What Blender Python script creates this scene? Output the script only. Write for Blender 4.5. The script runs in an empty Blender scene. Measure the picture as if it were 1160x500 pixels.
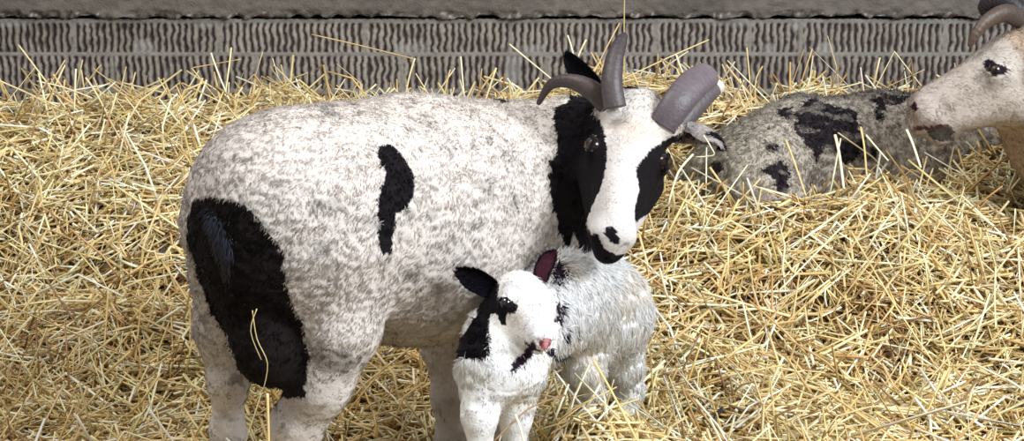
import bpy, math, random
import numpy as np
from mathutils import Vector, Matrix

# ------------------------------------------------------------------ camera, world, light, exposure
FPX, CAMH = 2400.0, 1.2
PITCH = math.atan(498.0 / FPX)
scene = bpy.context.scene
col = scene.collection
cam_d = bpy.data.cameras.new('camera')
cam_d.sensor_width = 36.0
cam_d.lens = 36.0 * FPX / 1160.0
cam = bpy.data.objects.new('camera', cam_d)
cam.location = (0, 0, CAMH)
cam.rotation_euler = (math.pi / 2 - PITCH, 0, 0)
cam_d.dof.use_dof = False
col.objects.link(cam)
scene.camera = cam

world = bpy.data.worlds.new('world')
scene.world = world
world.use_nodes = True
bg = world.node_tree.nodes['Background']
bg.inputs['Color'].default_value = (0.92, 0.94, 1.0, 1)
bg.inputs['Strength'].default_value = 0.34


def area(name, loc, target, size, power, color):
    d = bpy.data.lights.new(name, 'AREA')
    d.shape = 'RECTANGLE'
    d.size, d.size_y = size
    d.energy = power
    d.color = color
    o = bpy.data.objects.new(name, d)
    o.location = loc
    o.rotation_euler = (Vector(target) - Vector(loc)).to_track_quat('-Z', 'Y').to_euler()
    col.objects.link(o)
    return o


area('barn_door_daylight', (3.2, 0.8, 2.9), (0.0, 3.4, 0.4), (1.8, 1.5), 242, (0.90, 0.95, 1.0))
area('roof_light_daylight', (-1.2, 2.2, 4.2), (0.0, 3.6, 0.3), (1.6, 1.6), 85, (1.0, 0.97, 0.92))
scene.view_settings.view_transform = 'Standard'
scene.view_settings.look = 'None'
scene.view_settings.exposure = 0.2
scene.view_settings.gamma = 1.0
scene.view_settings.use_curve_mapping = False

# ------------------------------------------------------------------ helpers
CP, SP = math.cos(PITCH), math.sin(PITCH)
rng = np.random.default_rng(7)


def P(px, py, Y):
    """world point seen at a photo pixel, at distance Y from the camera along the floor"""
    a, b = (px - 580.0) / FPX, (py - 250.0) / FPX
    d = np.array([a, CP - b * SP, -SP - b * CP])
    return np.array([0, 0, CAMH]) + d * (Y / d[1])


def proj(v):
    v = v - np.array([0, 0, CAMH])
    dep = v[:, 1] * CP - v[:, 2] * SP
    up = v[:, 1] * SP + v[:, 2] * CP
    return 580 + FPX * v[:, 0] / dep, 250 - FPX * up / dep


def nrm(v):
    v = np.asarray(v, float)
    return v / np.linalg.norm(v)


def _hash(i, j, k, seed):
    n = (i.astype(np.int64) * 374761393 + j.astype(np.int64) * 668265263 + k.astype(np.int64) * 2147483647 + seed * 974634777) & 0xFFFFFFFF
    n = ((n ^ (n >> 13)) * 1274126177) & 0xFFFFFFFF
    n = (n ^ (n >> 16)) & 0xFFFFFF
    return n / float(0xFFFFFF)


def noise3(p, freq, seed=0):
    """value noise in -1..1"""
    q = p * freq + 1000.0
    i = np.floor(q).astype(np.int64)
    f = q - i
    f = f * f * (3 - 2 * f)
    r = 0
    for dx in (0, 1):
        wx = f[:, 0] if dx else 1 - f[:, 0]
        for dy in (0, 1):
            wy = f[:, 1] if dy else 1 - f[:, 1]
            for dz in (0, 1):
                wz = f[:, 2] if dz else 1 - f[:, 2]
                r = r + wx * wy * wz * _hash(i[:, 0] + dx, i[:, 1] + dy, i[:, 2] + dz, seed)
    return r * 2 - 1


def fbm(p, freq, seed=0, octv=3):
    r, a = 0, 1.0
    for o in range(octv):
        r = r + a * noise3(p, freq * 2.03 ** o, seed + o * 17)
        a *= 0.5
    return r


def srgb(c):
    c = np.asarray(c, float) / 255.0
    return np.where(c <= 0.04045, c / 12.92, ((c + 0.055) / 1.055) ** 2.4)


def new_mesh(name, verts, faces, mat=None, parent=None, color=None, smooth=True, origin=None, normals=None):
    """verts (N,3), faces (M,k) all of one size or list; ONE object"""
    verts = np.asarray(verts, float)
    if origin is not None:
        verts = verts - np.asarray(origin)
    me = bpy.data.meshes.new(name)
    fl = faces if isinstance(faces, list) else [faces]
    fl = [np.asarray(f, np.int64) for f in fl if len(f)]
    nl = sum(f.size for f in fl)
    nf = sum(len(f) for f in fl)
    me.vertices.add(len(verts))
    me.vertices.foreach_set('co', verts.astype(np.float32).ravel())
    me.loops.add(nl)
    me.loops.foreach_set('vertex_index', np.concatenate([f.ravel() for f in fl]).astype(np.int32))
    me.polygons.add(nf)
    tot = np.concatenate([np.full(len(f), f.shape[1]) for f in fl])
    st = np.concatenate([[0], np.cumsum(tot)[:-1]])
    me.polygons.foreach_set('loop_start', st.astype(np.int32))
    me.update(calc_edges=True)
    me.validate()
    if smooth:
        me.polygons.foreach_set('use_smooth', np.ones(len(me.polygons), bool))
    if color is not None:
        at = me.color_attributes.new('Col', 'FLOAT_COLOR', 'POINT')
        c4 = np.ones((len(verts), 4), np.float32)
        c4[:, :3] = color
        at.data.foreach_set('color', c4.ravel())
    if normals is not None:
        me.normals_split_custom_set_from_vertices(normals.astype(np.float32).tolist())
    if mat:
        me.materials.append(mat)
    o = bpy.data.objects.new(name, me)
    col.objects.link(o)
    if parent is not None:
        o.parent = parent
    elif origin is not None:
        o.location = origin
    return o


def empty(name, loc, label, cat, group=None):
    o = bpy.data.objects.new(name, None)
    o.empty_display_size = 0.1
    o.location = loc
    col.objects.link(o)
    o['label'] = label
    o['category'] = cat
    if group:
        o['group'] = group
    return o


# ------------------------------------------------------------------ materials
def mat_attr(name, rough=0.9, sheen=0.0, spec=0.3, bump=None, trans=0.0):
    m = bpy.data.materials.new(name)
    m.use_nodes = True
    nt = m.node_tree
    b = nt.nodes['Principled BSDF']
    a = nt.nodes.new('ShaderNodeVertexColor')
    a.layer_name = 'Col'
    nt.links.new(a.outputs['Color'], b.inputs['Base Color'])
    b.inputs['Roughness'].default_value = rough
    b.inputs['Specular IOR Level'].default_value = spec
    if sheen:
        b.inputs['Sheen Weight'].default_value = sheen
        b.inputs['Sheen Roughness'].default_value = 0.5
    if trans:      # hair lets part of the light through
        tr = nt.nodes.new('ShaderNodeBsdfTranslucent')
        mx = nt.nodes.new('ShaderNodeMixShader')
        mx.inputs[0].default_value = trans
        nt.links.new(a.outputs['Color'], tr.inputs['Color'])
        nt.links.new(b.outputs['BSDF'], mx.inputs[1])
        nt.links.new(tr.outputs['BSDF'], mx.inputs[2])
        nt.links.new(mx.outputs['Shader'], nt.nodes['Material Output'].inputs['Surface'])
    if bump:
        sc, st = bump
        n = nt.nodes.new('ShaderNodeTexNoise')
        n.inputs['Scale'].default_value = sc
        n.inputs['Detail'].default_value = 4
        bp = nt.nodes.new('ShaderNodeBump')
        bp.inputs['Strength'].default_value = st
        bp.inputs['Distance'].default_value = 0.004
        tc = nt.nodes.new('ShaderNodeTexCoord')
        nt.links.new(tc.outputs['Object'], n.inputs['Vector'])
        nt.links.new(n.outputs['Fac'], bp.inputs['Height'])
        nt.links.new(bp.outputs['Normal'], b.inputs['Normal'])
    return m


def mat_flat(name, rgb, rough=0.6, spec=0.5, noise=None, coat=0.0):
    m = bpy.data.materials.new(name)
    m.use_nodes = True
    nt = m.node_tree
    b = nt.nodes['Principled BSDF']
    c = tuple(srgb(rgb)) + (1,)
    b.inputs['Base Color'].default_value = c
    b.inputs['Roughness'].default_value = rough
    b.inputs['Specular IOR Level'].default_value = spec
    b.inputs['Coat Weight'].default_value = coat
    if noise:
        sc, rgb2, st = noise
        n = nt.nodes.new('ShaderNodeTexNoise')
        n.inputs['Scale'].default_value = sc
        n.inputs['Detail'].default_value = 5
        r = nt.nodes.new('ShaderNodeValToRGB')
        r.color_ramp.elements[0].position = 0.35
        r.color_ramp.elements[1].position = 0.65
        r.color_ramp.elements[0].color = c
        r.color_ramp.elements[1].color = tuple(srgb(rgb2)) + (1,)
        tc = nt.nodes.new('ShaderNodeTexCoord')
        nt.links.new(tc.outputs['Object'], n.inputs['Vector'])
        nt.links.new(n.outputs['Fac'], r.inputs['Fac'])
        nt.links.new(r.outputs['Color'], b.inputs['Base Color'])
        bp = nt.nodes.new('ShaderNodeBump')
        bp.inputs['Strength'].default_value = st
        bp.inputs['Distance'].default_value = 0.003
        nt.links.new(n.outputs['Fac'], bp.inputs['Height'])
        nt.links.new(bp.outputs['Normal'], b.inputs['Normal'])
    return m


M_SKIN = mat_attr('short_coat', 0.9, 0.0, 0.12, (260, 0.3))
M_SLEEK = mat_attr('sleek_hair', 0.42, 0.0, 0.4)
M_WOOL = mat_attr('fleece_wool', 0.95, 0.10, 0.08, None, 0.38)
M_HAIR = mat_attr('face_hair', 0.95, 0.0, 0.10, None, 0.30)
M_STRAW = mat_attr('straw', 0.36, 0.0, 0.6)
M_WALL = mat_attr('combed_block', 0.92, 0.0, 0.2, (300, 0.4))
M_CONC = mat_attr('rough_concrete', 0.95, 0.0, 0.15, (220, 0.6))
M_HORN = mat_attr('horn', 0.48, 0.0, 0.5, (150, 0.3))
M_EYE = mat_flat('eye_amber', (30, 22, 16), 0.15, 0.5, None, 0.2)
M_IRIS = mat_flat('eye_iris_gold', (60, 45, 26), 0.3, 0.4)
M_EYEDARK = mat_flat('eye_dark', (16, 14, 18), 0.06, 0.9, None, 0.8)
M_PUPIL = mat_flat('eye_pupil', (6, 6, 8), 0.1, 0.6)
M_FLOOR = mat_flat('barn_floor', (96, 84, 66), 0.95, 0.1, (6, (74, 62, 48), 0.5))


# ------------------------------------------------------------------ signed distance modelling
def roundcone(p, a, b, r1, r2):
    ba = b - a
    L2 = float(ba @ ba)
    pa = p - a
    if L2 < 1e-10:
        return np.linalg.norm(pa, axis=1) - max(r1, r2)
    t = np.clip((pa @ ba) / L2, 0, 1)
    d = pa - t[:, None] * ba
    return np.sqrt((d * d).sum(1)) - (r1 + (r2 - r1) * t)


def smin(a, b, k):
    h = np.maximum(k - np.abs(a - b), 0) / k
    return np.minimum(a, b) - h * h * k * 0.25


class Blob:
    """a continuous body grown out of tapered limbs"""

    def __init__(self):
        self.ops = []      # (kind, a, b, r1, r2, k)

    def seg(self, a, b, r1, r2, k=0.03):
        self.ops.append(('+', np.asarray(a, float), np.asarray(b, float), r1, r2, k))

    def cut(self, a, b, r1, r2, k=0.004):
        self.ops.append(('-', np.asarray(a, float), np.asarray(b, float), r1, r2, k))

    def chain(self, pts, k=0.03):
        """pts: (px, py, Y, radius in photo pixels)"""
        w = [P(a, b, c) for a, b, c, _ in pts]
        r = [q[3] * q[2] / FPX for q in pts]
        for i in range(len(pts) - 1):
            self.seg(w[i], w[i + 1], r[i], r[i + 1], k)

    def __call__(self, p):
        d = np.full(len(p), 10.0)
        for s, a, b, r1, r2, k in self.ops:
            e = roundcone(p, a, b, r1, r2)
            if s == '+':
                d = smin(d, e, k)
            else:
                d = -smin(-d, e, k)
        return d

    def bounds(self):
        pts = [(q - r, q + r) for s, a, b, r1, r2, k in self.ops if s == '+' for q, r in ((a, r1), (b, r2))]
        return np.min([q[0] for q in pts], 0) - 0.03, np.max([q[1] for q in pts], 0) + 0.03


def surface_net(f, lo, hi, h, B=12):
    nb = np.ceil((hi - lo) / (h * B)).astype(int)
    n = nb * B
    bi = np.stack(np.meshgrid(*[np.arange(k) for k in nb], indexing='ij'), -1).reshape(-1, 3)
    cen = lo + (bi * B + (B - 1) / 2) * h
    dc = f(cen)
    F = np.repeat(np.repeat(np.repeat(dc.reshape(nb), B, 0), B, 1), B, 2).astype(np.float32)
    act = np.where(np.abs(dc) < B * h * 0.87 + 0.025)[0]
    off = np.stack(np.meshgrid(*[np.arange(B)] * 3, indexing='ij'), -1).reshape(-1, 3)
    for s in range(0, len(act), 200):
        b = bi[act[s:s + 200]] * B
        idx = (b[:, None, :] + off[None]).reshape(-1, 3)
        F[idx[:, 0], idx[:, 1], idx[:, 2]] = f(lo + idx * h)
    S = F < 0
    c = [S[i:n[0] - 1 + i, j:n[1] - 1 + j, k:n[2] - 1 + k] for i in (0, 1) for j in (0, 1) for k in (0, 1)]
    anyc = c[0].copy()
    allc = c[0].copy()
    for q in c[1:]:
        anyc |= q
        allc &= q
    ci = np.stack(np.nonzero(anyc & ~allc), -1)
    co = np.array([(i, j, k) for i in (0, 1) for j in (0, 1) for k in (0, 1)])
    vals = np.stack([F[ci[:, 0] + o[0], ci[:, 1] + o[1], ci[:, 2] + o[2]] for o in co], 1)
    acc = np.zeros((len(ci), 3))
    cnt = np.zeros(len(ci))
    for a in range(8):
        for b in range(a + 1, 8):
            if np.abs(co[a] - co[b]).sum() != 1:
                continue
            va, vb = vals[:, a], vals[:, b]
            m = (va < 0) != (vb < 0)
            t = np.where(m, va / np.where(m, va - vb, 1), 0)
            acc += np.where(m[:, None], co[a] + t[:, None] * (co[b] - co[a]), 0)
            cnt += m
    V = lo + (ci + acc / cnt[:, None]) * h
    ID = np.full(tuple(n - 1), -1, np.int32)
    ID[ci[:, 0], ci[:, 1], ci[:, 2]] = np.arange(len(ci))
    quads = []
    for ax in range(3):
        u, w = (ax + 1) % 3, (ax + 2) % 3
        sl0 = [slice(1, n[q] - 1) for q in range(3)]
        sl0[ax] = slice(0, n[ax] - 1)
        sl1 = list(sl0)
        sl1[ax] = slice(1, n[ax])
        A, Bb = S[tuple(sl0)], S[tuple(sl1)]
        for flip, m in ((False, A & ~Bb), (True, ~A & Bb)):
            e = np.stack(np.nonzero(m), -1)
            if not len(e):
                continue
            e = e + 1
            e[:, ax] -= 1
            eu = np.zeros(3, int); eu[u] = 1
            ew = np.zeros(3, int); ew[w] = 1
            g = lambda q: ID[q[:, 0], q[:, 1], q[:, 2]]
            qd = np.stack([g(e - eu - ew), g(e - ew), g(e), g(e - eu)], 1)
            if flip:
                qd = qd[:, ::-1]
            quads.append(qd)
    Q = np.concatenate(quads)
    Q = Q[(Q >= 0).all(1)]
    return V, Q


def mesh_normals(V, Q):
    n = np.cross(V[Q[:, 2]] - V[Q[:, 0]], V[Q[:, 3]] - V[Q[:, 1]])
    N = np.zeros_like(V)
    for k in range(4):
        np.add.at(N, Q[:, k], n)
    return N / (np.linalg.norm(N, axis=1, keepdims=True) + 1e-12)


def in_poly(x, y, poly):
    poly = np.asarray(poly, float)
    r = np.zeros(len(x), bool)
    j = len(poly) - 1
    for i in range(len(poly)):
        xi, yi = poly[i]
        xj, yj = poly[j]
        c = ((yi > y) != (yj > y)) & (x < (xj - xi) * (y - yi) / (yj - yi + 1e-12) + xi)
        r ^= c
        j = i
    return r


def ellipse_poly(cx, cy, rx, ry, a=0, n=14):
    t = np.linspace(0, 2 * np.pi, n, endpoint=False)
    x, y = rx * np.cos(t), ry * np.sin(t)
    return [(cx + u * math.cos(a) - v * math.sin(a), cy + u * math.sin(a) + v * math.cos(a)) for u, v in zip(x, y)]


def patches(V, C, polys, colr, jit=2.5, freq=70, seed=3, ymax=None, N=None, ymin=None):
    """coat patches: areas of the animal's own differently coloured hair"""
    x, y = proj(V)
    x = x + jit * noise3(V, freq, seed) + jit * .6 * noise3(V, freq * 3, seed + 5)
    y = y + jit * noise3(V, freq, seed + 1) + jit * .6 * noise3(V, freq * 3, seed + 6)
    m = np.zeros(len(V), bool)
    for p in polys:
        m |= in_poly(x, y, p)
    if ymax is not None:
        m &= V[:, 1] < ymax
    if ymin is not None:
        m &= V[:, 1] > ymin
    if N is not None:
        m &= (N @ np.array([0, -1, 0.2])) > -0.05
    C[m] = np.asarray(colr)
    return m


def fur(name, V, Q, N, C, parent, origin, count, length, width, comb, curl=0.5, mask=None, lmul=None, seed=1, mat=None, jitc=0.07, lift=.30):
    """short locks of wool growing out of the coat, one mesh; colour follows the coat under each lock"""
    r = np.random.default_rng(seed)
    a = np.linalg.norm(np.cross(V[Q[:, 2]] - V[Q[:, 0]], V[Q[:, 3]] - V[Q[:, 1]]), axis=1)
    if mask is not None:
        a = a * mask[Q].mean(1)
    a = a / a.sum()
    fi = r.choice(len(Q), count, p=a)
    w = r.dirichlet((1, 1, 1, 1), count)
    q = Q[fi]
    p = (V[q] * w[..., None]).sum(1)
    n = (N[q] * w[..., None]).sum(1)
    n /= np.linalg.norm(n, axis=1, keepdims=True) + 1e-9
    c = C[q[:, 0]]
    L = length * r.uniform(.6, 1.3, count)
    if lmul is not None:
        L = L * lmul[q[:, 0]]
    comb = np.asarray(comb, float)
    cd = comb - (n @ comb)[:, None] * n if comb.ndim == 1 else comb
    swirl = np.stack([noise3(p, 80, 11), noise3(p, 80, 12), noise3(p, 80, 13)], 1) * 1.1
    swirl -= (swirl * n).sum(1, keepdims=True) * n
    jit = r.normal(0, .16, (count, 3))
    jit -= (jit * n).sum(1, keepdims=True) * n
    d = n * (lift * r.uniform(.5, 1.5, (count, 1))) + cd * .7 + swirl * curl + jit
    d /= np.linalg.norm(d, axis=1, keepdims=True)
    j2 = r.normal(0, .30, (count, 3)) * curl
    j2 -= (j2 * n).sum(1, keepdims=True) * n
    d2 = d - n * lift * .6 + cd * .4 + j2
    d2 /= np.linalg.norm(d2, axis=1, keepdims=True)
    s = np.cross(d, n + r.normal(0, .3, (count, 3)))
    s /= np.linalg.norm(s, axis=1, keepdims=True) + 1e-9
    W = width * r.uniform(.6, 1.4, count)[:, None]
    base = p - n * .001
    mid = base + d * (L * .5)[:, None]
    tip = mid + d2 * (L * .5)[:, None]
    VV = np.stack([base - s * W * .5, base + s * W * .5, mid + s * W * .4, mid - s * W * .4, tip], 1).reshape(-1, 3)
    k = np.arange(count)[:, None] * 5
    quads = k + np.array([[0, 1, 2, 3]])
    tris = k + np.array([[3, 2, 4]])
    cc = c * (1 + r.normal(0, jitc, (count, 1)))
    CC = np.repeat(np.clip(cc, 0, .93), 5, 0)
    nn = n * 1.0 + d * .35 + r.normal(0, .12, (count, 3))
    nn /= np.linalg.norm(nn, axis=1, keepdims=True)
    NN = np.repeat(nn, 5, 0)
    return new_mesh(name, VV, [quads, tris], mat or M_WOOL, parent, CC, True, origin, NN)


def tube(pts, radii, nseg=16, flat=1.0, ridge=0.0, ridge_n=0, side=None, sub=6, capround=True):
    """swept horn / tail / stalk; pts world, Catmull-Rom smoothed"""
    pts = np.asarray(pts, float)
    radii = np.asarray(radii, float)
    n = len(pts)
    ts = np.linspace(0, n - 1, (n - 1) * sub + 1)
    def cr(a):
        out = []
        for t in ts:
            i = min(int(t), n - 2)
            f = t - i
            p0, p1, p2, p3 = a[max(i - 1, 0)], a[i], a[i + 1], a[min(i + 2, n - 1)]
            out.append(.5 * ((2 * p1) + (-p0 + p2) * f + (2 * p0 - 5 * p1 + 4 * p2 - p3) * f * f + (-p0 + 3 * p1 - 3 * p2 + p3) * f ** 3))
        return np.array(out)
    C = cr(pts)
    R = cr(radii[:, None])[:, 0]
    if capround:   # rounded end
        e = nrm(C[-1] - C[-2])
        ex = [C[-1] + e * R[-1] * s for s in (.35, .6, .75)]
        C = np.vstack([C, ex])
        R = np.concatenate([R, R[-1] * np.array([.85, .55, .12])])
    L = np.concatenate([[0], np.cumsum(np.linalg.norm(np.diff(C, axis=0), axis=1))])
    T = np.gradient(C, axis=0)
    T /= np.linalg.norm(T, axis=1, keepdims=True)
    s = np.asarray(side if side is not None else (0, -1, 0.15), float)
    verts, sv = [], []
    for i in range(len(C)):
        s = s - (s @ T[i]) * T[i]
        s = s / np.linalg.norm(s)
        b = np.cross(T[i], s)
        rr = R[i] * (1 + (ridge * math.sin(L[i] / L[-1] * 2 * math.pi * ridge_n) if ridge else 0))
        for k in range(nseg):
            a = 2 * math.pi * k / nseg
            verts.append(C[i] + s * (rr * flat * math.cos(a)) + b * (rr * math.sin(a)))
            sv.append(L[i] / L[-1])
    m = len(C)
    f = []
    for i in range(m - 1):
        for k in range(nseg):
            k2 = (k + 1) % nseg
            f.append((i * nseg + k, i * nseg + k2, (i + 1) * nseg + k2, (i + 1) * nseg + k))
    f = np.array(f)
    V = np.array(verts)
    c0, c1 = len(V), len(V) + 1
    V = np.vstack([V, C[0], C[-1]])
    tris = [(c0, (k + 1) % nseg, k) for k in range(nseg)] + [(c1, (m - 1) * nseg + k, (m - 1) * nseg + (k + 1) % nseg) for k in range(nseg)]
    sv = np.array(sv + [0, 1])
    return V, [f, np.array(tris)], sv


def horn(name, pix, rad, parent, origin, flat=.8, ridge=.03, ridge_n=14, base_c=(96, 84, 82), tip_c=(70, 60, 60), side=None, sub=14, band=None, label=None):
    pts = [P(*q) for q in pix]
    r = [a * q[2] / FPX for a, q in zip(rad, pix)]
    V, F, s = tube(pts, r, 24, flat, ridge, ridge_n, side, sub)
    C = srgb(base_c) * (1 - s[:, None]) + srgb(tip_c) * s[:, None]
    st = noise3(V, 160, 4) * .14 + noise3(V, 40, 8) * .16 + .06 * np.sin(s * 2 * np.pi * ridge_n + 1)
    C = C * (1 + st[:, None])
    if band:
        C[s > band[0]] = srgb(band[1])
    o = new_mesh(name, V, F, M_HORN, parent, np.clip(C, 0, 1), True, origin)
    if label:
        o['label'] = label
    return o


def ear(name, pix, half, parent, origin, face, colf, cup=.35, thick=.0035, n=22, m=13, hair=None):
    """leaf-shaped cupped ear, real thickness. pix: centre line, half: half widths in px, face: direction its hollow faces"""
    pts = np.array([P(*q) for q in pix])
    hw = np.array([a * q[2] / FPX for a, q in zip(half, pix)])
    t = np.linspace(0, len(pts) - 1, n)
    C = np.stack([np.interp(t, np.arange(len(pts)), pts[:, k]) for k in range(3)], 1)
    for _ in range(3):
        C[1:-1] = (C[:-2] + C[1:-1] * 2 + C[2:]) / 4
    H = np.interp(t, np.arange(len(pts)), hw)
    T = np.gradient(C, axis=0)
    T /= np.linalg.norm(T, axis=1, keepdims=True)
    face = nrm(face)
    lay = []
    for lay_i in (0, 1):
        g = []
        for i in range(n):
            f = face - (face @ T[i]) * T[i]
            f /= np.linalg.norm(f)
            b = np.cross(T[i], f)
            for k in range(m):
                a = -1 + 2 * k / (m - 1)
                e = math.sqrt(max(0, 1 - a * a))
                q = C[i] + b * H[i] * math.sin(a * 1.35) / math.sin(1.35) + f * (cup * H[i] * (a * a - .5)) * 1.6
                off = thick * (.25 + e)
                g.append(q - f * off * lay_i)
        lay.append(np.array(g))
    V = np.vstack(lay)
    s0 = n * m
    F = []
    for i in range(n - 1):
        for k in range(m - 1):
            a = i * m + k
            F.append((a, a + 1, a + m + 1, a + m))
            F.append((s0 + a, s0 + a + m, s0 + a + m + 1, s0 + a + 1))
    for i in range(n - 1):
        a = i * m
        F.append((a, a + m, s0 + a + m, s0 + a))
        a = i * m + m - 1
        F.append((a, s0 + a, s0 + a + m, a + m))
    for k in range(m - 1):
        F.append((k, s0 + k, s0 + k + 1, k + 1))
        a = (n - 1) * m + k
        F.append((a, a + 1, s0 + a + 1, s0 + a))
    tt = np.tile(np.repeat(np.linspace(0, 1, n), m), 2)
    aa = np.tile(np.tile(np.linspace(-1, 1, m), n), 2)
    inner = np.arange(len(V)) < s0
    Cc = colf(tt, aa, inner)
    F = np.array(F)
    o = new_mesh(name, V, F, M_SKIN, parent, Cc, True, origin)
    N = mesh_normals(V, F)
    N[inner] *= 1
    comb = nrm(C[-1] - C[0])
    fur(hair or 'ear_hair', V, F, N, Cc, o, origin, 2600, .007, .0011, comb, .25, None, None, 5, M_HAIR)
    return o


def frame_head(E, u, v, s=1.0, side=None, lamb=False):
    """E: where the eyes are - the middle between them, or one eye (side -1 / 1)"""
    v = nrm(v)
    u = np.asarray(u, float)
    u = nrm(u - (u @ v) * v)
    w = np.cross(u, v)
    e = EYE_AT[lamb]
    E = np.asarray(E) - w * e[2] * s - v * e[1] * s
    if side:
        E = E - (u * side * (e[0] + .010) + w * .006) * s
    return E, u, v, w


EYE_AT = {False: (.0530, .002, -.0215), True: (.0525, .002, -.027)}


def head_ops(blob, fr, s=1.0, lamb=False):
    """a sheep's head: skull, brow, tapering face, cheeks, muzzle, lips, nostrils, eye sockets"""
    E, u, v, w = fr
    L = lambda x, y, z: E + (u * x + v * y + w * z) * s
    k = .016 * s
    g = lambda a, b, r1, r2, kk=k: blob.seg(L(*a), L(*b), r1 * s, r2 * s, kk)
    if not lamb:
        g((0, -.082, -.054), (0, .0, -.052), .055, .053, .03 * s)
        g((0, .01, -.046), (0, .135, -.036), .050, .028)
        g((0, -.03, -.026), (0, .125, -.016), .034, .0215)
        for sx in (-1, 1):
            g((sx * .030, .0, -.090), (sx * .013, .110, -.070), .036, .020)
            g((sx * .034, -.012, -.026), (sx * .045, .0, -.032), .018, .0195, .012 * s)
            g((sx * .016, .142, -.028), (sx * .019, .132, -.046), .0185, .017, .012 * s)
        g((0, .140, -.032), (0, .154, -.050), .024, .022, .014 * s)
        g((0, .108, -.078), (0, .134, -.084), .025, .0205, .012 * s)
        g((0, .10, -.06), (0, .143, -.056), .024, .021, .012 * s)
    else:
        g((0, -.052, -.058), (0, -.004, -.050), .058, .057, .03 * s)
        g((0, -.02, -.036), (0, .020, -.036), .044, .040)
        g((0, .01, -.044), (0, .088, -.038), .044, .024)
        for sx in (-1, 1):
            g((sx * .026, -.005, -.078), (sx * .010, .070, -.058), .032, .018)
            g((sx * .038, -.010, -.028), (sx * .047, .002, -.034), .020, .019, .012 * s)
            g((sx * .011, .094, -.032), (sx * .013, .086, -.046), .0155, .014, .010 * s)
        g((0, .094, -.032), (0, .104, -.042), .018, .015, .010 * s)
        g((0, .076, -.066), (0, .092, -.066), .015, .0125, .009 * s)
    q = blob.cut
    ey = EYE_AT[lamb]
    for sx in (-1, 1):
        A, Pp = np.array([sx * .78, 0, .62]), np.array([-sx * .62, 0, .78])
        ec = np.array([sx * ey[0], ey[1], ey[2]])
        at = lambda al, pe, yy: tuple(ec + A * al + Pp * pe + np.array([0, yy, 0]))
        q(L(*at(.0130, 0, -.004)), L(*at(.0130, 0, .005)), .0130 * s, .0120 * s, .003 * s)
        g(at(.0070, .002, -.0135), at(.0100, .0085, .0), .0028, .0032, .003 * s)    # upper lid
        g(at(.0100, .0085, .0), at(.0060, .001, .0145), .0032, .0028, .003 * s)
        g(at(.0070, -.002, -.0130), at(.0090, -.0090, .001), .0026, .0026, .003 * s)   # lower lid
        g(at(.0090, -.0090, .001), at(.0060, -.002, .0140), .0026, .0026, .003 * s)
        if not lamb:
            q(L(sx * .010, .172, -.040), L(sx * .022, .162, -.024), .0030 * s, .0040 * s, .004 * s)
            q(L(sx * .004, .176, -.0700), L(sx * .038, .118, -.070), .0022 * s, .0018 * s, .004 * s)
        else:
            q(L(sx * .007, .119, -.042), L(sx * .016, .110, -.030), .0024 * s, .0032 * s, .003 * s)
            q(L(sx * .003, .116, -.0550), L(sx * .030, .076, -.0575), .0020 * s, .0015 * s, .004 * s)
    if not lamb:
        q(L(0, .178, -.042), L(0, .166, -.054), .002 * s, .002 * s, .004 * s)
    return [L(sx * ey[0], ey[1], ey[2]) for sx in (-1, 1)], L


def uv_sphere(c, r, ax=None, n=20, m=12):
    v, f = [], []
    ax = nrm(ax if ax is not None else (0, 0, 1))
    t = nrm(np.cross(ax, (0.3, .9, .1)))
    b = np.cross(ax, t)
    for i in range(m + 1):
        th = math.pi * i / m
        for k in range(n):
            a = 2 * math.pi * k / n
            v.append(c + r * (ax * math.cos(th) + (t * math.cos(a) + b * math.sin(a)) * math.sin(th)))
    for i in range(m):
        for k in range(n):
            f.append((i * n + k, (i + 1) * n + k, (i + 1) * n + (k + 1) % n, i * n + (k + 1) % n))
    return np.array(v), np.array(f)


def eye(c, r, out, slit_dir, parent, origin, dark=False):
    """eyeball, with iris disc and horizontal slit pupil as its pieces"""
    out = nrm(out)
    V, F = uv_sphere(c, r, out)
    e = new_mesh('eye', V, F, M_EYEDARK if dark else M_EYE, parent, None, True, origin)
    sd = nrm(np.asarray(slit_dir) - (np.asarray(slit_dir) @ out) * out)
    up = np.cross(out, sd)
    if not dark:
        for nm, rr, sx, sy, m, lift in (('iris', r, .62, .60, M_IRIS, 1.015), ('pupil', r, .46, .17, M_PUPIL, 1.03)):
            vs, fs = [], []
            rings, k = 5, 20
            for i in range(rings + 1):
                for j in range(k):
                    a = 2 * math.pi * j / k
                    x, y = sx * i / rings * math.cos(a), sy * i / rings * math.sin(a)
                    z = math.sqrt(max(0, 1 - x * x - y * y))
                    vs.append(c + rr * lift * (sd * x + up * y + out * z))
            for i in range(rings):
                for j in range(k):
                    fs.append((i * k + j, i * k + (j + 1) % k, (i + 1) * k + (j + 1) % k, (i + 1) * k + j))
            new_mesh(nm, vs, np.array(fs), m, e, None, True, origin)
    return e


ANIMALS = []
HOOF = .045
WHITE = np.array([.70, .64, .59])
BLACK = srgb((26, 22, 26))


def coat(V, base, seed, mott=.10, blue=0):
    C = np.tile(np.asarray(base, float), (len(V), 1))
    n = fbm(V, 22, seed, 3)
    C *= (1 + mott * n)[:, None]
    n2 = fbm(V, 55, seed + 40, 2)
    C[n2 > .75] *= .82
    return C


def disp_wool(V, N, amp, freq, seed, mask=1.0):
    d = (np.abs(noise3(V, freq, seed)) * 1.6 - .5) + .6 * noise3(V, freq * 2.1, seed + 3) + .5 * noise3(V, freq * .35, seed + 8)
    return V + N * (amp * d * mask)[:, None]


# ------------------------------------------------------------------ setting: wall, ledge, floor
WY = 4.62


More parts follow.
